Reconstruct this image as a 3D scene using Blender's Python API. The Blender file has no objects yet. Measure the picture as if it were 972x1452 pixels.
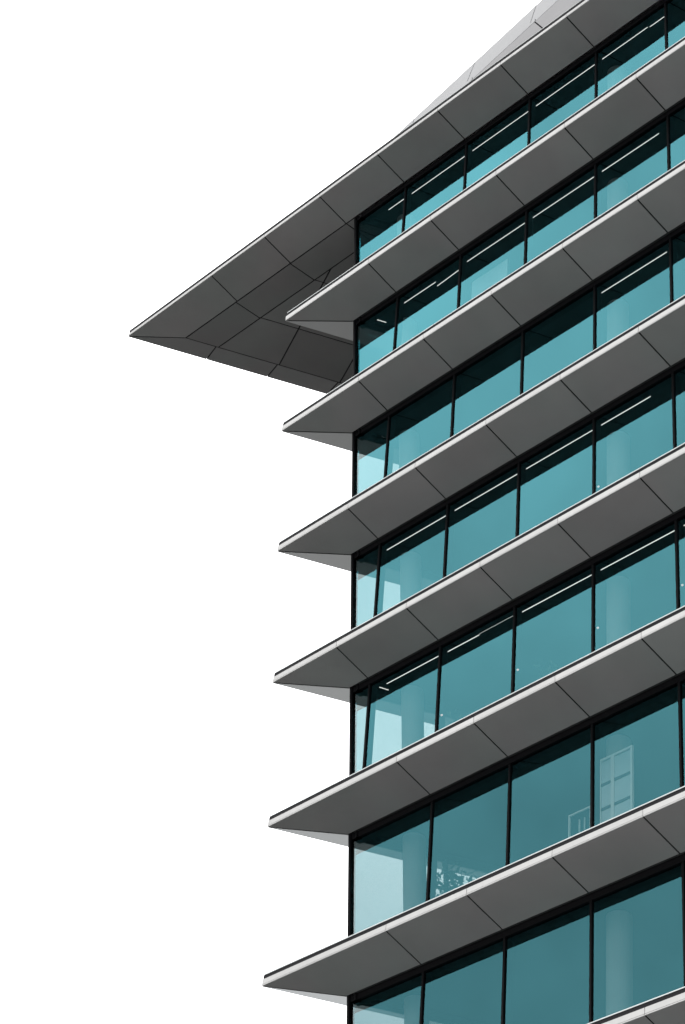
import bpy, bmesh, math, random
from mathutils import Vector, Matrix
random.seed(7)
sc = bpy.context.scene
col = sc.collection

# ------------------------------------------------------------------ camera
GROUND = 20.235                     # the survey heights below are taken from a datum this far above the ground
cam_d = bpy.data.cameras.new("camera")
cam = bpy.data.objects.new("camera", cam_d); col.objects.link(cam)
cam_d.sensor_fit = 'VERTICAL'; cam_d.sensor_height = 24.0
cam_d.lens = 3443.94 / 1452 * 24.0
cam_d.clip_start = 0.1; cam_d.clip_end = 6000
R = Matrix(((0.6782185539583496, 0.7317738877283019, 0.06727979121290317),
            (0.4113002037713075, -0.45387454726152754, 0.7904619141526203),
            (0.6089759727972246, -0.5084337445401812, -0.6088048882593863)))
cam.matrix_world = Matrix.Translation((27.5453, -29.7872, -18.6353 + GROUND)) @ R.transposed().to_4x4()
sc.camera = cam

# ------------------------------------------------------------------ sky, sun, exposure
SUN_EL, SUN_AZ = math.radians(50), math.radians(127)
w = bpy.data.worlds.new("World"); sc.world = w; w.use_nodes = True
nt = w.node_tree; nt.nodes.clear()
def N(t, **k):
    n = nt.nodes.new(t)
    for a, b in k.items(): setattr(n, a, b)
    return n
L = nt.links.new
sky = N('ShaderNodeTexSky', sky_type='NISHITA', sun_disc=False, sun_elevation=SUN_EL, sun_rotation=SUN_AZ)
bg1 = N('ShaderNodeBackground'); bg1.inputs['Strength'].default_value = 0.07
L(sky.outputs['Color'], bg1.inputs['Color'])
# an overcast veil: brighter overhead than at the horizon, with broad soft clouds
tc = N('ShaderNodeTexCoord'); sep = N('ShaderNodeSeparateXYZ'); L(tc.outputs['Generated'], sep.inputs[0])
mx = N('ShaderNodeMath', operation='MAXIMUM'); L(sep.outputs['Z'], mx.inputs[0]); mx.inputs[1].default_value = 0.0
ml = N('ShaderNodeMath', operation='MULTIPLY_ADD'); L(mx.outputs[0], ml.inputs[0]); ml.inputs[1].default_value = 2.0; ml.inputs[2].default_value = 1.0
ns = N('ShaderNodeTexNoise'); ns.inputs['Scale'].default_value = 5.0; ns.inputs['Detail'].default_value = 5; ns.inputs['Roughness'].default_value = .55
L(tc.outputs['Generated'], ns.inputs['Vector'])
nr = N('ShaderNodeMapRange'); L(ns.outputs['Fac'], nr.inputs[0])
nr.inputs[1].default_value = .3; nr.inputs[2].default_value = .7; nr.inputs[3].default_value = .70; nr.inputs[4].default_value = 1.30
m2 = N('ShaderNodeMath', operation='MULTIPLY'); L(ml.outputs[0], m2.inputs[0]); L(nr.outputs[0], m2.inputs[1])
# the veil is thinner, and so brighter, on the sun's side
sd = N('ShaderNodeVectorMath', operation='DOT_PRODUCT'); L(tc.outputs['Generated'], sd.inputs[0]); sd.inputs[1].default_value = (math.sin(SUN_AZ), math.cos(SUN_AZ), 0)
sm = N('ShaderNodeMath', operation='MULTIPLY_ADD'); L(sd.outputs['Value'], sm.inputs[0]); sm.inputs[1].default_value = .32; sm.inputs[2].default_value = 1.0
m4 = N('ShaderNodeMath', operation='MULTIPLY'); L(m2.outputs[0], m4.inputs[0]); L(sm.outputs[0], m4.inputs[1]); m2 = m4
SKY_VEIL = 1.68
m3 = N('ShaderNodeMath', operation='MULTIPLY'); L(m2.outputs[0], m3.inputs[0]); m3.inputs[1].default_value = SKY_VEIL
bg2 = N('ShaderNodeBackground'); bg2.inputs['Color'].default_value = (1.0, .985, .965, 1); L(m3.outputs[0], bg2.inputs['Strength'])
ad = N('ShaderNodeAddShader'); L(bg1.outputs[0], ad.inputs[0]); L(bg2.outputs[0], ad.inputs[1])
wo = N('ShaderNodeOutputWorld'); L(ad.outputs[0], wo.inputs['Surface'])

sun_d = bpy.data.lights.new("sun", 'SUN'); sun_d.energy = 0.6; sun_d.angle = math.radians(14); sun_d.color = (1, .97, .92)
sun = bpy.data.objects.new("sun", sun_d); col.objects.link(sun)
sv = Vector((math.sin(SUN_AZ) * math.cos(SUN_EL), math.cos(SUN_AZ) * math.cos(SUN_EL), math.sin(SUN_EL)))
sun.rotation_euler = sv.to_track_quat('Z', 'Y').to_euler()

sc.view_settings.view_transform = 'Standard'; sc.view_settings.look = 'None'
sc.view_settings.exposure = 0.0; sc.view_settings.gamma = 1.0
sc.cycles.max_bounces = 10; sc.cycles.diffuse_bounces = 5; sc.cycles.glossy_bounces = 5; sc.cycles.transparent_max_bounces = 16
sc.cycles.use_denoising = True

# ------------------------------------------------------------------ materials
def mat(name, color, rough=.6, metal=0.0, spec=.5, var=0.0, mottle=0.0, mscale=1.2, bump=0.0, bscale=60, emit=None, estr=0, coat=0, streak=0.0, tint=None):
    m = bpy.data.materials.new(name); m.use_nodes = True
    t = m.node_tree; p = t.nodes['Principled BSDF']; l = t.links.new
    p.inputs['Base Color'].default_value = (*color, 1); p.inputs['Roughness'].default_value = rough
    p.inputs['Metallic'].default_value = metal; p.inputs['Specular IOR Level'].default_value = spec
    if coat: p.inputs['Coat Weight'].default_value = coat
    def new(ty, **k):
        n = t.nodes.new(ty)
        for a, b in k.items(): setattr(n, a, b)
        return n
    geo = new('ShaderNodeNewGeometry')
    if var or mottle or streak:
        oi = new('ShaderNodeObjectInfo')
        a = new('ShaderNodeMath', operation='MULTIPLY_ADD'); l(oi.outputs['Random'], a.inputs[0]); a.inputs[1].default_value = 2 * var; a.inputs[2].default_value = 1 - var
        n = new('ShaderNodeTexNoise'); n.inputs['Scale'].default_value = mscale; n.inputs['Detail'].default_value = 6; l(geo.outputs['Position'], n.inputs['Vector'])
        b = new('ShaderNodeMath', operation='MULTIPLY_ADD'); l(n.outputs['Fac'], b.inputs[0]); b.inputs[1].default_value = 2 * mottle; b.inputs[2].default_value = 1 - mottle
        c = new('ShaderNodeMath', operation='MULTIPLY'); l(a.outputs[0], c.inputs[0]); l(b.outputs[0], c.inputs[1])
        if streak:
            mp = new('ShaderNodeMapping'); mp.inputs['Scale'].default_value = (7, 7, .6); l(geo.outputs['Position'], mp.inputs['Vector'])
            n2 = new('ShaderNodeTexNoise'); n2.inputs['Scale'].default_value = 1.5; n2.inputs['Detail'].default_value = 8; l(mp.outputs[0], n2.inputs['Vector'])
            d = new('ShaderNodeMath', operation='MULTIPLY_ADD'); l(n2.outputs['Fac'], d.inputs[0]); d.inputs[1].default_value = 2 * streak; d.inputs[2].default_value = 1 - streak
            e = new('ShaderNodeMath', operation='MULTIPLY'); l(c.outputs[0], e.inputs[0]); l(d.outputs[0], e.inputs[1]); c = e
        v = new('ShaderNodeVectorMath', operation='SCALE'); v.inputs[0].default_value = color; l(c.outputs[0], v.inputs['Scale'])
        if tint:        # broad drift between two greys of the coating batches
            n4 = new('ShaderNodeTexNoise'); n4.inputs['Scale'].default_value = .45; n4.inputs['Detail'].default_value = 2; l(geo.outputs['Position'], n4.inputs['Vector'])
            mr = new('ShaderNodeMapRange'); l(n4.outputs['Fac'], mr.inputs[0]); mr.inputs[1].default_value = .38; mr.inputs[2].default_value = .62
            mc = new('ShaderNodeMix', data_type='RGBA'); l(mr.outputs[0], mc.inputs[0]); mc.inputs[6].default_value = (*color, 1); mc.inputs[7].default_value = (*tint, 1)
            l(mc.outputs[2], v.inputs[0])
        l(v.outputs[0], p.inputs['Base Color'])
    if bump:
        n3 = new('ShaderNodeTexNoise'); n3.inputs['Scale'].default_value = bscale; n3.inputs['Detail'].default_value = 4; l(geo.outputs['Position'], n3.inputs['Vector'])
        bp = new('ShaderNodeBump'); bp.inputs['Strength'].default_value = bump; bp.inputs['Distance'].default_value = .01
        l(n3.outputs['Fac'], bp.inputs['Height']); l(bp.outputs[0], p.inputs['Normal'])
    if emit:
        p.inputs['Emission Color'].default_value = (*emit, 1); p.inputs['Emission Strength'].default_value = estr
    return m

M = {}
M['soffit'] = mat('grey_composite_panel', (.150, .147, .147), rough=.75, spec=.05, var=.05, mottle=.18, mscale=.6, bump=.05, bscale=3, tint=(.143, .150, .147))
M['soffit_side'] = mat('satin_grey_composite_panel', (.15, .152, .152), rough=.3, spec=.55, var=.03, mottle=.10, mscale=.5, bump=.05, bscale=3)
M['core'] = mat('black_joint_backing', (.012, .012, .013), rough=.9, spec=.1)
M['fascia'] = mat('white_coated_metal', (.29, .29, .285), rough=.55, spec=.3, var=.05, mottle=.09, mscale=2.5, streak=.06)
M['cap'] = mat('white_cap_metal', (.36, .38, .38), rough=.55, spec=.35, var=.02)
M['gasket'] = mat('black_gasket', (.008, .008, .009), rough=.7, spec=.08)
M['frame'] = mat('black_anodised_frame', (.002, .002, .0025), rough=.6, spec=.04)
M['ceiling'] = mat('charcoal_ceiling', (.012, .015, .0145), rough=.9, spec=.05, mottle=.2, mscale=.8)
M['floor'] = mat('dark_carpet', (.05, .055, .055), rough=.95, spec=.1, mottle=.2, mscale=3)
M['wall_in'] = mat('grey_interior_wall', (.10, .115, .12), rough=.85, spec=.2, mottle=.1)
M['column'] = mat('pale_concrete_column', (.31, .32, .315), rough=.85, spec=.1, mottle=.08, mscale=3)
M['blind'] = mat('grey_blind_fabric', (.10, .12, .13), rough=.95, spec=.1, mottle=.05)
M['white_frame'] = mat('white_painted_joinery', (.75, .75, .73), rough=.5)
M['pale_pane'] = mat('frosted_pale_pane', (.52, .60, .62), rough=.35, mottle=.1, mscale=4)
M['lamp'] = mat('lit_diffuser', (.8, .8, .8), emit=(1, .93, .90), estr=2.8)
M['lamp_off'] = mat('unlit_diffuser', (.55, .5, .48), rough=.5)
M['lamp_body'] = mat('lamp_housing', (.05, .05, .05), rough=.5)
M['screen'] = mat('light_grey_roof_panel', (.155, .158, .162), rough=.42, spec=.4, var=.03, mottle=.12, mscale=1.1)
M['screen_low'] = mat('mid_grey_roof_panel', (.115, .115, .118), rough=.5, spec=.4, var=.03, mottle=.08, mscale=1.3)
M['leaf'] = mat('dark_green_leaf', (.035, .07, .03), rough=.5, var=.1, mottle=.3, mscale=8)
M['stem'] = mat('brown_stem', (.08, .055, .035), rough=.9)
M['pot'] = mat('grey_planter', (.25, .25, .25), rough=.7)
M['sensor'] = mat('glowing_pink_sensor', (.85, .72, .70), rough=.4, emit=(1, .62, .55), estr=1.2)  # glow put into the small discs so they read as bright pinkish dots
M['paving'] = mat('dark_low_bounce_paving', (.035, .035, .034), rough=.9, mottle=.15, mscale=.15, bump=.3, bscale=8)
M['roof_deck'] = mat('roof_membrane', (.2, .2, .2), rough=.9, mottle=.2)
M['bounce_forecourt'] = mat('pale_bounce_paving', (.42, .415, .41), rough=.85, mottle=.12, mscale=.4)
M['podium'] = mat('white_render', (.6, .6, .58), rough=.8, mottle=.05)
M['podium_roof'] = mat('white_roof_membrane', (.8, .8, .78), rough=.8, mottle=.05)
M['lower'] = mat('dark_lobby_cladding', (.08, .085, .09), rough=.5, mottle=.1)

def glass_mat():
    # coated facade glass: reflection grows with the angle, teal tint; the rest passes through
    m = bpy.data.materials.new('teal_coated_glass'); m.use_nodes = True
    t = m.node_tree; t.nodes.clear(); l = t.links.new
    def new(ty, **k):
        n = t.nodes.new(ty)
        for a, b in k.items(): setattr(n, a, b)
        return n
    geo = new('ShaderNodeNewGeometry')
    dot = new('ShaderNodeVectorMath', operation='DOT_PRODUCT'); l(geo.outputs['Normal'], dot.inputs[0]); l(geo.outputs['Incoming'], dot.inputs[1])
    ab = new('ShaderNodeMath', operation='ABSOLUTE'); l(dot.outputs['Value'], ab.inputs[0])
    om = new('ShaderNodeMath', operation='SUBTRACT'); om.inputs[0].default_value = 1.0; l(ab.outputs[0], om.inputs[1])
    pw = new('ShaderNodeMath', operation='POWER'); l(om.outputs[0], pw.inputs[0]); pw.inputs[1].default_value = 3.0
    rf = new('ShaderNodeMath', operation='MULTIPLY_ADD'); l(pw.outputs[0], rf.inputs[0]); rf.inputs[1].default_value = GL_K; rf.inputs[2].default_value = GL_0
    # pane-to-pane coating differences
    oi = new('ShaderNodeObjectInfo')
    va = new('ShaderNodeMath', operation='MULTIPLY_ADD'); l(oi.outputs['Random'], va.inputs[0]); va.inputs[1].default_value = .16; va.inputs[2].default_value = .92
    rm = new('ShaderNodeMath', operation='MULTIPLY', use_clamp=True); l(rf.outputs[0], rm.inputs[0]); l(va.outputs[0], rm.inputs[1])
    tr = new('ShaderNodeVectorMath', operation='SCALE'); tr.inputs[0].default_value = GL_RC; l(rm.outputs[0], tr.inputs['Scale'])
    gl = new('ShaderNodeBsdfGlossy'); gl.inputs['Roughness'].default_value = 0.0; l(tr.outputs[0], gl.inputs['Color'])
    tp = new('ShaderNodeBsdfTransparent'); tp.inputs['Color'].default_value = (*GL_TC, 1)
    ad = new('ShaderNodeAddShader'); l(gl.outputs[0], ad.inputs[0]); l(tp.outputs[0], ad.inputs[1])
    o = new('ShaderNodeOutputMaterial'); l(ad.outputs[0], o.inputs['Surface'])
    return m
GL_K, GL_0 = .54, .044
GL_RC = (.26, .87, 1.0)
GL_TC = (.36, .385, .39)
M['glass'] = glass_mat()
m = bpy.data.materials.new('clear_glass_body'); m.use_nodes = True; t = m.node_tree; t.nodes.clear()
tp = t.nodes.new('ShaderNodeBsdfTransparent'); tp.inputs['Color'].default_value = (.97, 1, .99, 1)
o = t.nodes.new('ShaderNodeOutputMaterial'); t.links.new(tp.outputs[0], o.inputs['Surface'])
M['clear'] = m

# ------------------------------------------------------------------ helpers
def link(name, verts, faces, material, parent=None, mats=None, fmat=None, smooth=False):
    me = bpy.data.meshes.new(name); me.from_pydata([tuple(v) for v in verts], [], faces)
    bm = bmesh.new(); bm.from_mesh(me); bmesh.ops.recalc_face_normals(bm, faces=bm.faces); bm.to_mesh(me); bm.free()
    for mm in (mats or [material]): me.materials.append(mm)
    if fmat:
        for p, i in zip(me.polygons, fmat): p.material_index = i
    if smooth:
        for p in me.polygons: p.use_smooth = True
    o = bpy.data.objects.new(name, me); col.objects.link(o)
    if parent: o.parent = parent
    return o
def thing(name, label, cat, loc=(0, 0, 0), group=None):
    o = bpy.data.objects.new(name, None); col.objects.link(o); o.location = loc; o.empty_display_size = .3
    o['label'] = label; o['category'] = cat
    if group: o['group'] = group
    return o
class MB:
    def __init__(s): s.v = []; s.f = []
    def prism(s, poly, off):
        n = len(poly); b = len(s.v); off = Vector(off)
        s.v += [Vector(p) for p in poly] + [Vector(p) + off for p in poly]
        s.f += [tuple(b + i for i in range(n)), tuple(b + n + i for i in reversed(range(n)))]
        s.f += [(b + i, b + n + i, b + n + (i + 1) % n, b + (i + 1) % n) for i in range(n)]
        return s
    def box(s, x0, x1, y0, y1, z0, z1):
        return s.prism([(x0, y0, z0), (x1, y0, z0), (x1, y1, z0), (x0, y1, z0)], (0, 0, z1 - z0))
    def tube(s, pts, radii, seg=16, caps=True):
        rings = []
        for i, (p, r) in enumerate(zip(pts, radii)):
            p = Vector(p); d = (Vector(pts[min(i + 1, len(pts) - 1)]) - Vector(pts[max(i - 1, 0)])).normalized()
            a = d.orthogonal().normalized(); bb = d.cross(a)
            rings.append([len(s.v) + j for j in range(seg)])
            s.v += [p + a * math.cos(2 * math.pi * j / seg) * r + bb * math.sin(2 * math.pi * j / seg) * r for j in range(seg)]
        for A, B in zip(rings, rings[1:]):
            s.f += [(A[j], A[(j + 1) % seg], B[(j + 1) % seg], B[j]) for j in range(seg)]
        if caps: s.f += [tuple(rings[0]), tuple(reversed(rings[-1]))]
        return s
    def build(s, name, material, parent=None, **k): return link(name, s.v, s.f, material, parent, **k)

def clip(poly, n, c):                      # keep the part of a plan polygon where n.p <= c
    out = []
    for i in range(len(poly)):
        a, b = poly[i], poly[(i + 1) % len(poly)]
        da, db = n[0] * a[0] + n[1] * a[1] - c, n[0] * b[0] + n[1] * b[1] - c
        if da <= 0: out.append(a)
        if (da < 0 < db) or (db < 0 < da):
            q = da / (da - db); out.append((a[0] + q * (b[0] - a[0]), a[1] + q * (b[1] - a[1])))
    return out
def inset(poly, g):                        # shrink a convex plan polygon by g
    area = sum(poly[i][0] * poly[(i + 1) % len(poly)][1] - poly[(i + 1) % len(poly)][0] * poly[i][1] for i in range(len(poly)))
    res = poly
    for i in range(len(poly)):
        a, b = poly[i], poly[(i + 1) % len(poly)]
        ex, ey = b[0] - a[0], b[1] - a[1]; l = math.hypot(ex, ey)
        if l < 1e-6: continue
        nx, ny = (ey / l, -ex / l) if area > 0 else (-ey / l, ex / l)
        res = clip(res, (nx, ny), nx * a[0] + ny * a[1] - g)
        if len(res) < 3: return None
    return res
def soffit_panel(poly, zf, parent, material, gap=.020, thick=.012):
    q = inset(poly, gap)
    if not q or len(q) < 3: return None
    return MB().prism([(x, y, zf(x, y)) for x, y in q], (0, 0, thick)).build('soffit_panel', material, parent)

# ------------------------------------------------------------------ survey of the building
W = 2.25; H = 3.92; D = .975; DROP = .369
PHI = 1.174; SX, SY = math.cos(PHI), math.sin(PHI)      # direction of the side facade
XE = W * 6                                              # right-hand end of the modelled front
LS = 15.0                                               # length of the side facade
NF = 12
ZB = lambda k: 27.641 + GROUND - H * (k - 1)            # underside of fascia k, 1 = roof
ZC = lambda k: ZB(k) - DROP                             # soffit inner edge = ceiling of the storey below
TX = lambda k: -17.285 if k == 1 else -9.963 + .334 * (k - 2)
CXZ = lambda z: -8.35 + .0849 * (ZC(2) - z)             # raked corner line
LEAN = -.0849                                           # dx per dz of the side facade
GI = .08                                                # glass set back from the frame face

bld = thing('office_building', 'tall office building with teal glass bands and sharp projecting grey ledges, cantilevered pointed roof', 'building')

def frame_pt(k, s, t, z):   # point on the side facade: s along it from the corner, t inward
    c = CXZ(z)
    return (c + SX * s + SY * t, SY * s - SX * t, z)

S_STEP = 1.87; S0 = -5.18
def side_offset(k):          # perpendicular distance of the side fascia from the side window line
    cx = CXZ(ZC(k)); return abs(-SY * (cx - TX(k)) + SX * D)

def overhang(k):
    zb = ZB(k); tx = TX(k); roof = (k == 1)
    zin = ZC(k) if not roof else zb - .347
    drop = zb - zin
    if roof: ix, iy = -15.76, 0.0                       # inner fold corner of the roof soffit
    else: ix, iy = CXZ(zin), 0.0
    L2 = LS + (6 if roof else 2)
    tip = (tx, -D); tend = (XE, -D); iend = (XE, 0.0)
    send = (tx + SX * L2, -D + SY * L2); isend = (ix + SX * L2, iy + SY * L2)
    top = zb + .215 if not roof else zb + .17
    e = .02
    # core
    def up(p, z): return (p[0], p[1], z)
    ti = (tx + e * 2.2, -D + e)
    v = [up(ti, zb + e), up((XE, -D + e), zb + e), up((XE, 0), zin + e), up((ix, iy), zin + e), up(isend, zin + e),
         up((send[0] + e, send[1]), zb + e)]
    tb = [up(ti, top), up((XE, -D + e), top), up((XE, 0), top), up((ix, iy), top), up(isend, top), up((send[0] + e, send[1]), top)]
    vs = v + tb
    f = [(0, 1, 2, 3), (0, 3, 4, 5), (6, 7, 8, 9), (6, 9, 10, 11), (0, 1, 7, 6), (0, 5, 11, 6), (2, 3, 9, 8), (3, 4, 10, 9), (1, 2, 8, 7), (4, 5, 11, 10)]
    oh = link('overhang', vs, f, M['core'], bld)
    # joints
    if roof: ns = [n for n in range(-6, 6)]
    else: ns = [n for n in range(-6, 6) if n * W > CXZ(zin) + .5]
    xo = -.04
    msof = M['soffit']
    # main soffit strip, cut at the joints; its left end runs along the mitre line
    zmain = lambda x, y: zin + (zb - zin) * (-y / D)
    edges = [None] + ns + ['end']
    for a, b in zip(edges, edges[1:]):
        if a is None:
            poly = [tip, (b * W + xo, -D), (b * W, 0.0), (ix, iy)]
        elif b == 'end':
            poly = [(a * W + xo, -D), tend, iend, (a * W, 0.0)]
        else:
            poly = [(a * W + xo, -D), (b * W + xo, -D), (b * W, 0.0), (a * W, 0.0)]
        soffit_panel(poly, zmain, oh, msof)
    # side soffit strip
    dist = abs(-SY * (ix - tx) + SX * (iy + D))
    def zside(x, y):
        q = abs(-SY * (x - tx) + SX * (y + D)) / dist
        return zb + (zin - zb) * q
    smin = SX * tx + SY * (-D)
    cuts = []; s = S0
    while s < smin + (.9 if roof else 3.2): s += S_STEP
    while s < smin + L2 - .5: cuts.append(s); s += S_STEP
    full = [tip, (ix, iy), isend, send]
    lo = -1e3
    for c in cuts + [1e3]:
        p = clip(clip(full, (SX, SY), c), (-SX, -SY), -lo)
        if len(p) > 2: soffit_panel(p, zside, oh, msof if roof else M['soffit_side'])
        lo = c
    # fascia, dark recess, white cap
    hf, hg, hc = (.094, .100, .010) if roof else (.145, .086, .020)
    def band(a, b, z0, z1, out, thick, name, m, gap=.007, side=False, lip=False):
        # a, b distances along the run
        if side:
            P = lambda d, o: (tx + SX * d - SY * o, -D + SY * d + SX * o)
        else:
            P = lambda d, o: (tx + d, -D - o)
        ms = .0 if a > .01 else (.0)
        mb = MB()
        def strip(z0, z1, out):
            p = [P(a + gap, out), P(b - gap, out), P(b - gap, out - thick), P(a + gap, out - thick)]
            mb.prism([(x, y, z0) for x, y in p], (0, 0, z1 - z0))
        if lip:
            strip(z0, z0 + .022, out); strip(z0 + .030, z1, out - .001)
        else: strip(z0, z1, out)
        return mb.build(name, m, oh)
    stops = [0.0] + [n * W + xo - tx for n in ns] + [XE - tx]
    for i, (a, b) in enumerate(zip(stops, stops[1:])):
        a2 = a + (.02 if i == 0 else 0)
        band(a2, b, zb, zb + hf, 0.0, .018, 'fascia_panel', M['fascia'], lip=True)
        band(a2 + (.05 if i == 0 else 0), b, zb + hf + hg, zb + hf + hg + hc, .004, .06, 'edge_cap', M['cap'], gap=.002)
    band(.05, XE - tx, zb + hf - .004, zb + hf + hg, -.006, .03, 'edge_gasket', M['gasket'], gap=0)
    sst = [0.0] + [c - smin for c in cuts] + [L2]
    for i, (a, b) in enumerate(zip(sst, sst[1:])):
        band(a + (.03 if i == 0 else 0), b, zb, zb + hf, -.002, .018, 'fascia_panel', M['fascia'], side=True, lip=True)
    band(.06, L2, zb + hf + hg, zb + hf + hg + hc, .0, .06, 'edge_cap', M['cap'], gap=0, side=True)
    band(.06, L2, zb + hf - .004, zb + hf + hg, -.008, .03, 'edge_gasket', M['gasket'], gap=0, side=True)
    if roof:
        # flat inner soffit under the cantilever, its panels set out on the side facade's grid
        cx = CXZ(zin)
        base = [(ix, 0.0), (cx - .02, 0.0), (cx - .02 + SX * (L2 - 1), SY * (L2 - 1)), (ix + SX * (L2 - 1), SY * (L2 - 1))]
        zf = lambda x, y: zin + .004
        strip = clip(base, (0, 1), .905)
        rest = clip(base, (0, -1), -.905)
        lox = -1e3
        for x in (-13.56, -11.27, -9.0, 1e3):
            p = clip(clip(strip, (1, 0), x), (-1, 0), -lox)
            # cut along plan x
            if len(p) > 2: soffit_panel(p, zf, oh, msof)
            lox = x
        nrm = (SY, -SX)
        lines = [SY * x - SX * .905 for x in (-13.53, -11.26, -9.0)] + [1e3]
        lo = -1e3
        for c in lines:
            colp = clip(clip(rest, nrm, c), (-nrm[0], -nrm[1]), -lo)
            if len(colp) > 2:
                slo = -1e3
                for s in [S0 + .05 + S_STEP * j for j in range(11)] + [1e3]:
                    p = clip(clip(colp, (SX, SY), s), (-SX, -SY), -slo)
                    if len(p) > 2: soffit_panel(p, zf, oh, msof)
                    slo = s
            lo = c
        # backing above the flat soffit and the roof deck
        MB().prism([(x, y, zin + .02) for x, y in base], (0, 0, .12)).build('soffit_backing', M['core'], oh)
        deck = [(ix - .1, .06), (XE, .06), (XE, 19), (ix + SX * 20, 19)]
        MB().prism([(x, y, zb + .06) for x, y in deck], (0, 0, .12)).build('roof_deck', M['roof_deck'], oh)
    return oh

for k in range(1, NF + 1): overhang(k)

# ------------------------------------------------------------------ storeys: floor, ceiling, curtain wall
SENSORS = {(4, 0): 13.56, (5, -1): 9.88, (5, -2): 9.72, (5, 1): 9.88, (5, 0): 9.9}
for k in range(1, NF + 1):
    zt = ZC(k) if k > 1 else ZB(1) - .347
    zl = ZB(k + 1) + .215 if k < NF else 0.12
    low = k >= 10
    YB = 9.0
    # slab with ceiling underside (between this ceiling and the floor above)
    if k > 1:
        c0 = CXZ(zt)
        pl = lambda z, t: [frame_pt(k, t / SY * 0 + .12, t, z)]
        a = frame_pt(k, .10, .10, zt); b = frame_pt(k, 11.5, .10, zt)
        poly = [(c0 + .25, .11, zt - .02), (XE, .11, zt - .02), (XE, b[1], zt - .02), (b[0] + .2, b[1], zt - .02)]
        MB().prism(poly, (0, 0, .03)).build('ceiling_slab', M['ceiling'], bld)
        poly = [(c0 + .12, .06, zt + .03), (XE, .06, zt + .03), (XE, b[1], zt + .03), (b[0] + .06, b[1], zt + .03)]
        MB().prism(poly, (0, 0, DROP + .17)).build('floor_slab', M['floor'], bld)
    else:
        c0 = CXZ(zt); b = frame_pt(k, 13.5, .1, zt)
        poly = [(c0 + .1, .11, zt - .02), (XE, .11, zt - .02), (XE, b[1], zt - .02), (b[0] + .1, b[1], zt - .02)]
        MB().prism(poly, (0, 0, .03)).build('ceiling_slab', M['ceiling'], bld)
    # curtain wall: head and sill rails, then mullions and panes
    ct, cb = CXZ(zt), CXZ(zl)
    mb = MB()
    mb.box(ct + .085, XE, .035, .27, zt - .14, zt + .012)
    mb.box(cb + .04, XE, .035, .27, zl - .005, zl + .07)
    for z0, z1 in ((zt - .14, zt + .010), (zl - .005, zl + .07)):
        p = [frame_pt(k, .10, .04, z0), frame_pt(k, 13.0, .04, z0), frame_pt(k, 13.0, .24, z0), frame_pt(k, .10, .24, z0)]
        mb.prism(p, (LEAN * (z1 - z0) * 1, 0, z1 - z0))
    cw = mb.build('curtain_wall', M['frame'], bld)
    ns = [n for n in range(-6, 7) if n * W > CXZ(zt) + .5]
    hz = zt - .14 - (zl + .07)
    # corner post follows the rake
    def raked(px, py, qx, qy, z0, z1):
        return [(CXZ(z0) + px, py, z0), (CXZ(z0) + qx, py, z0), (CXZ(z0) + qx, qy, z0), (CXZ(z0) + px, qy, z0)]
    MB().prism([(CXZ(zl) + .0, .0, zl), (CXZ(zl) + .055, .0, zl), (CXZ(zl) + .085, .10, zl), (CXZ(zl) + .04, .10, zl)],
               (CXZ(zt) - CXZ(zl), 0, zt - zl)).build('corner_post', M['frame'], cw)
    mme = None
    for n in ns:
        if n == 6: continue
        x = n * W
        if mme is None:
            mo = MB().box(-.025, .025, .045, .27, zl + .07, zt - .14).build('mullion', M['frame'], cw); mme = mo.data
        else:
            mo = bpy.data.objects.new('mullion', mme); col.objects.link(mo); mo.parent = cw
        mo.location = (x, 0, 0)
        if (k, n) in SENSORS:
            z = SENSORS[(k, n)] + GROUND
            MB().tube([(.026, .17, z), (.060, .17, z)], [.022, .018], 12).build('sensor', M['sensor'], mo)
    # panes
    xs = [None] + ns
    for i in range(len(xs) - 1):
        r = xs[i + 1] * W - .02
        z0, z1 = zl + .066, zt - .135
        if xs[i] is None:
            l0, l1 = CXZ(z0) + .045, CXZ(z1) + .045
        else: l0 = l1 = xs[i] * W + .02
        v = [(l0, GI, z0), (r, GI, z0), (r, GI, z1), (l1, GI, z1), (l0, GI + .012, z0), (r, GI + .012, z0), (r, GI + .012, z1), (l1, GI + .012, z1)]
        f = [(0, 1, 2, 3), (4, 5, 6, 7), (0, 1, 5, 4), (1, 2, 6, 5), (2, 3, 7, 6), (3, 0, 4, 7)]
        link('glass_pane', v, f, None, cw, mats=[M['glass'], M['clear']], fmat=[0, 1, 1, 1, 1, 1])
    # side facade: raked mullions and panes
    z0, z1 = zl + .07, zt - .14
    ss = [0.02, 2.2, 4.5, 6.8, 9.1, 11.4, 13.0]
    for i, s in enumerate(ss):
        if i:
            p = [frame_pt(k, s - .025, .045, z0), frame_pt(k, s + .025, .045, z0), frame_pt(k, s + .025, .22, z0), frame_pt(k, s - .025, .22, z0)]
            MB().prism(p, (CXZ(z1) - CXZ(z0), 0, z1 - z0)).build('mullion', M['frame'], cw)
        if i < len(ss) - 1:
            g0, g1 = s + .025, ss[i + 1] - .025
            v = [frame_pt(k, g0, GI, z0), frame_pt(k, g1, GI, z0), frame_pt(k, g1, GI, z1), frame_pt(k, g0, GI, z1),
                 frame_pt(k, g0, GI + .012, z0), frame_pt(k, g1, GI + .012, z0), frame_pt(k, g1, GI + .012, z1), frame_pt(k, g0, GI + .012, z1)]
            f = [(0, 1, 2, 3), (4, 5, 6, 7), (0, 1, 5, 4), (1, 2, 6, 5), (2, 3, 7, 6), (3, 0, 4, 7)]
            link('glass_pane', v, f, None, cw, mats=[M['glass'], M['clear']], fmat=[0, 1, 1, 1, 1, 1])
    # interior: core wall at the back and closing walls
    MB().box(-3.2, XE, YB, YB + .2, zl, zt - .02).build('interior_wall', M['wall_in'], bld)
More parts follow.
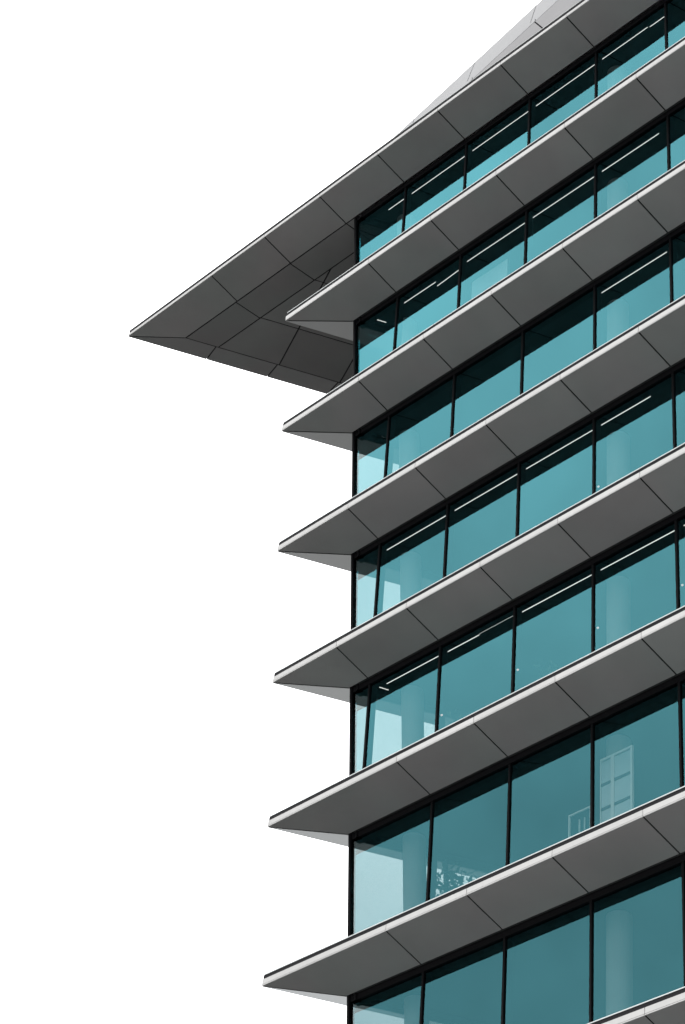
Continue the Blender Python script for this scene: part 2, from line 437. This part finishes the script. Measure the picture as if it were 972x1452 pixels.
    MB().box(XE - .2, XE - .01, .3, YB, zl, zt - .02).build('interior_wall', M['wall_in'], bld)

# columns: one raked beside the corner, upright ones further along
for k in range(1, NF + 1):
    z1 = (ZC(k) if k > 1 else ZB(1) - .347) - .015; z0 = ZB(k + 1) + .21 if k < NF else 0
    cxk = lambda z: -5.93 - .0865 * (z - 6.68 - GROUND)
    MB().tube([(cxk(z0), 1.0, z0), (cxk(z1), 1.0, z1)], [.25, .25], 28).build('column', M['column'], bld, smooth=False)
    for x in (-.14, 6.6, 12.6):
        MB().tube([(x, 1.0, z0), (x, 1.0, z1)], [.25, .25], 28).build('column', M['column'], bld)
# end wall of the building and the storeys' rear
MB().box(XE - .005, XE + .2, .05, 14, 0, ZB(1) - .3).build('end_wall', M['lower'], bld)

# roller blind on the side windows of one storey
z1 = ZC(4) - .08
p = [frame_pt(4, 2.35, .28, z1 - 1.25), frame_pt(4, 6.9, .28, z1 - 1.25), frame_pt(4, 6.9, .29, z1 - 1.25), frame_pt(4, 2.35, .29, z1 - 1.25)]
MB().prism(p, (LEAN * 1.25, 0, 1.25)).build('roller_blind', M['blind'], bld)

# ------------------------------------------------------------------ folded metal screen on the roof
zr = lambda x: 29.042 + GROUND + (x + 3.581) * .2105        # fold line
zt_ = lambda x: 29.811 + GROUND + (x + 7.245) * .2115       # top edge
scr = MB()
sx0, sx1 = -8.6, XE - 1
scr.prism([(sx0, .45, ZB(1) + .17), (sx1, .45, ZB(1) + .17), (sx1, .45, zt_(sx1) - .06), (sx0, .45, zt_(sx0) - .06)], (0, 3.2, 0))
scr = scr.build('roof_screen', M['gasket'], bld)
seams_up = [(-8.6, -8.6), (-6.76 , -6.95), (-4.468, -4.80), (-2.241, -2.49), (0.0, -.25), (2.25, 2.0), (4.5, 4.25), (6.75, 6.5), (9.0, 8.75), (12.4, 12.4)]
zlow = lambda x: ZB(1) + .19
for (a1, a0), (b1, b0) in zip(seams_up, seams_up[1:]):
    g = .012
    za0, zb0 = zlow(0), zlow(0)
    fl = lambda x: zt_(x) - .62
    poly = [(a0 + g, .2, fl(a0)), (b0 - g, .2, fl(b0)), (b1 - g, .2, zt_(b1)), (a1 + g, .2, zt_(a1))]
    # upper panels lean back from the fold
    MB().prism(poly, (0, .25, 0)).build('screen_panel', M['screen'], scr)
zbm = ZB(1) + .22
def low_poly(a, b, y, dz):
    pa, pb = max(zr(a), zbm + .01), max(zr(b), zbm + .01)
    return [(a + (pa - zbm) * .6, y, zbm + dz), (b + (pb - zbm) * .6, y, zbm + dz), (b, y, pb + dz), (a, y, pa + dz)]
cuts_ = [-8.6] + [-1.79 + 2.25 * j for j in range(-2, 6)] + [12.4]
for a, b in zip(cuts_, cuts_[1:]):
    g = .018
    if zr(b) < ZB(1) + .3: continue
    a = max(a, -8.0)
    MB().prism(low_poly(a + g, b - g, -.30, 0), (0, .04, 0)).build('screen_panel', M['screen_low'], scr)
    MB().prism(low_poly(a - .01, b + .01, -.25, .055), (0, .3, 0)).build('screen_backing', M['core'], scr)
    # ledge along the fold, set above a shadow gap
    MB().prism([(a + g, -.28, zr(a) + .05), (b - g, -.28, zr(b) + .05), (b - g, -.28, zr(b) + .15), (a + g, -.28, zr(a) + .15)], (0, .42, 0)).build('screen_ledge', M['screen'], scr)

# ------------------------------------------------------------------ linear ceiling lights
storey = {1: 'top storey', 2: 'second storey from the top', 3: 'third storey from the top', 4: 'fourth storey from the top', 5: 'fifth storey from the top'}
def light(k, p, q, label, lit=True, wdt=.009):
    zc = (ZC(k) if k > 1 else ZB(1) - .347) - .02
    p, q = Vector(p), Vector(q); mid = (p + q) / 2; d = (q - p); ln = d.length; ang = math.atan2(d.y, d.x)
    t = thing('linear_light', label, 'ceiling light', (mid.x, mid.y, zc), 'linear ceiling lights inside the windows')
    t.rotation_euler = (0, 0, ang)
    MB().box(-ln / 2, ln / 2, -wdt / 2 - .008, wdt / 2 + .008, -.03, -.002).build('housing', M['lamp_body'], t)
    MB().box(-ln / 2 + .01, ln / 2 - .01, -wdt / 2, wdt / 2, -.042, -.03).build('diffuser', M['lamp'] if lit else M['lamp_off'], t)
words = {-4: 'corner', -3: 'second', -2: 'third', -1: 'fourth', 0: 'fifth', 1: 'sixth'}
runs = {1: [(-3, 0), (-2, 0), (-1, 0), (0, 0), (1, 0)], 2: [(-2, 0), (-1, 0), (0, 0)],
        4: [(-3, 0), (-2, 0), (-1, 0), (0, 0)], 5: [(-2, 0), (-1, 0), (0, 0), (1, 0)], 3: [(0, 0)]}
for k, rr in runs.items():
    for n, _ in rr:
        x0, x1 = n * W - .24, n * W + 1.98
        if k == 2 and n == 0: x1 = 1.71
        if k == 3: x0, x1 = -.2, 1.88
        if k == 4 and n == 0: x1 = 1.35
        if k == 1 and n == 0: x1 = 1.41
        if k == 5 and n == -2:
            light(5, (x0, .385), (-3.62, .385), 'lower left part of the broken light line, third bay, fifth storey from the top')
            light(5, (-3.60, .35), (x1, .35), 'upper right part of the broken light line, third bay, fifth storey from the top')
            continue
        if k == 1 and n == 1:
            light(1, (1.44, .415), (1.92, .415), 'short offset ceiling light at the far right of the top storey')
            continue
        light(k, (x0, .385), (x1, .385), f'long linear ceiling light, {words[n]} bay from the corner, {storey[k]}')
light(1, (-7.75, .38), (-6.9 , .38), 'short bright linear light nearest the corner in the top storey')
light(2, (-6.90, .37), (-5.69, .37), 'left light of the staggered pair in the second storey from the top')
light(2, (-5.78, .50), (-4.95, .46), 'right light of the staggered pair in the second storey from the top')
light(2, (-7.82, .29), (-7.70, .57), 'tiny crosswise light near the corner, second storey from the top')
light(5, (-6.53, .37), (-4.80, .37), 'long light beside the crosswise one, fifth storey from the top')
light(5, (-6.76, .31), (-6.675, .58), 'tiny crosswise light near the corner, fifth storey from the top')
light(3, (-7.55, .55), (-7.40, .95), 'unlit crosswise lamp near the corner, third storey from the top', lit=False, wdt=.06)

# ------------------------------------------------------------------ things inside the glass
def plant(loc, h, label, n=260, spread=.55, ls=.16):
    t = thing('potted_plant', label, 'plant', loc, 'tall potted plants behind the windows')
    MB().tube([(0, 0, 0), (0, 0, .45)], [.17, .23], 16).build('pot', M['pot'], t)
    s = MB(); l = MB()
    for i in range(6):
        a = random.random() * 6.28; r = random.uniform(.1, .4) * spread
        top = (math.cos(a) * r, math.sin(a) * r, h * random.uniform(.75, .95))
        s.tube([(0, 0, .4), (top[0] * .4, top[1] * .4, h * .5), top], [.025, .018, .008], 6)
        for j in range(n // 6):
            q = random.uniform(.35, 1.05)
            c = Vector((top[0] * q, top[1] * q, .4 + (top[2] - .4) * q)) + Vector((random.gauss(0, .35), random.gauss(0, .35), random.gauss(0, .08))) * spread * .8
            d = Vector((random.gauss(0, 1), random.gauss(0, 1), random.uniform(-.6, .8))).normalized(); u = d.orthogonal().normalized()
            u = (u * math.cos(j) + d.cross(u) * math.sin(j)) * ls * .22; L_ = d * ls * random.uniform(.6, 1.2)
            b = len(l.v); l.v += [c, c + L_ * .5 + u, c + L_, c + L_ * .5 - u]; l.f.append((b, b + 1, b + 2, b + 3))
    s.build('stem', M['stem'], t); l.build('foliage', M['leaf'], t)
fl6 = ZB(7) + .215; fl5 = ZB(6) + .215
plant((-5.55, 1.75, fl6), 2.85, 'leafy potted tree seen against the sky, sixth storey from the top', n=700, spread=.75, ls=.2)
plant((-4.55, .95, fl5), 2.15, 'low leafy plant behind the glass in the third window of the fifth storey')
plant((-2.1, .95, fl5), 2.2, 'bushy plant at the sill in the fourth window of the fifth storey', n=360)

def joinery(x0, x1, y, z0, z1, cols, rows, label, name='glazed_door'):
    t = thing(name, label, 'glazed door', ((x0 + x1) / 2, y, z0)); w_ = x1 - x0; h = z1 - z0; s = .05
    f = MB(); f.box(-w_ / 2, -w_ / 2 + s, 0, .05, 0, h).box(w_ / 2 - s, w_ / 2, 0, .05, 0, h).box(-w_ / 2 + s, w_ / 2 - s, .001, .049, h - s, h)
    for c in cols: f.box(-w_ / 2 + w_ * c - .04, -w_ / 2 + w_ * c + .04, .002, .048, 0, h - s)
    f.build('frame', M['white_frame'], t)
    cs = [0] + cols + [1]
    for a, b in zip(cs, cs[1:]):
        xa = -w_ / 2 + w_ * a + .045; xb = -w_ / 2 + w_ * b - .045; rh = (h - s) / rows
        for r in range(rows):
            MB().box(xa, xb, .02, .03, r * rh + .03, (r + 1) * rh - .03).build('pane', M['pale_pane'], t)
            if r: MB().box(xa, xb, .006, .044, r * rh - .03, r * rh + .03).build('glazing_bar', M['wall_in'], t)
joinery(-.37, .50, .67, fl6, 7.15 + GROUND, [.40], 5, 'pale panelled glazed door standing behind the fifth window, sixth storey from the top')
t = thing('display_frame', 'thin white upright frame behind the glass left of the pale glazed door', 'frame', (-1.10, .9, fl6))
f = MB(); f.box(-.3, -.27, 0, .04, 0, 2.05).box(.27, .3, 0, .04, 0, 2.05).box(-.27, .27, .001, .039, 2.02, 2.05).box(-.02, .0, .002, .03, 0, 1.85).box(.12, .135, .002, .03, 0, 1.85)
f.build('frame', M['white_frame'], t)

t = thing('office_partition', 'pale blank partition behind the third window, second storey from the top', 'partition', (-4.2, .8, ZB(3) + .215))
MB().box(-.62, .62, 0, .03, 1.0, 3.01).build('panel', M['pale_pane'], t)
MB().box(-.66, -.62, -.005, .035, .1, 3.01).box(.62, .66, -.005, .035, .1, 3.01).build('side_frame', M['lamp_body'], t)

# ------------------------------------------------------------------ ground
g = MB(); g.v = [Vector((-3000, -3000, 0)), Vector((3000, -3000, 0)), Vector((3000, 3000, 0)), Vector((-3000, 3000, 0))]; g.f = [(0, 1, 2, 3)]
g = g.build('ground', M['paving']); g['kind'] = 'structure'  # ground colour kept dark so the left soffits get little bounced light

f = MB().prism([(2, -85, .004), (110, -85, .004), (110, -.2, .004), (2, -.2, .004)], (0, 0, -.3))  # unseen pale slab added to bounce light up onto the right-hand soffits
f = f.build('bounce_forecourt', M['bounce_forecourt']); f['kind'] = 'structure'
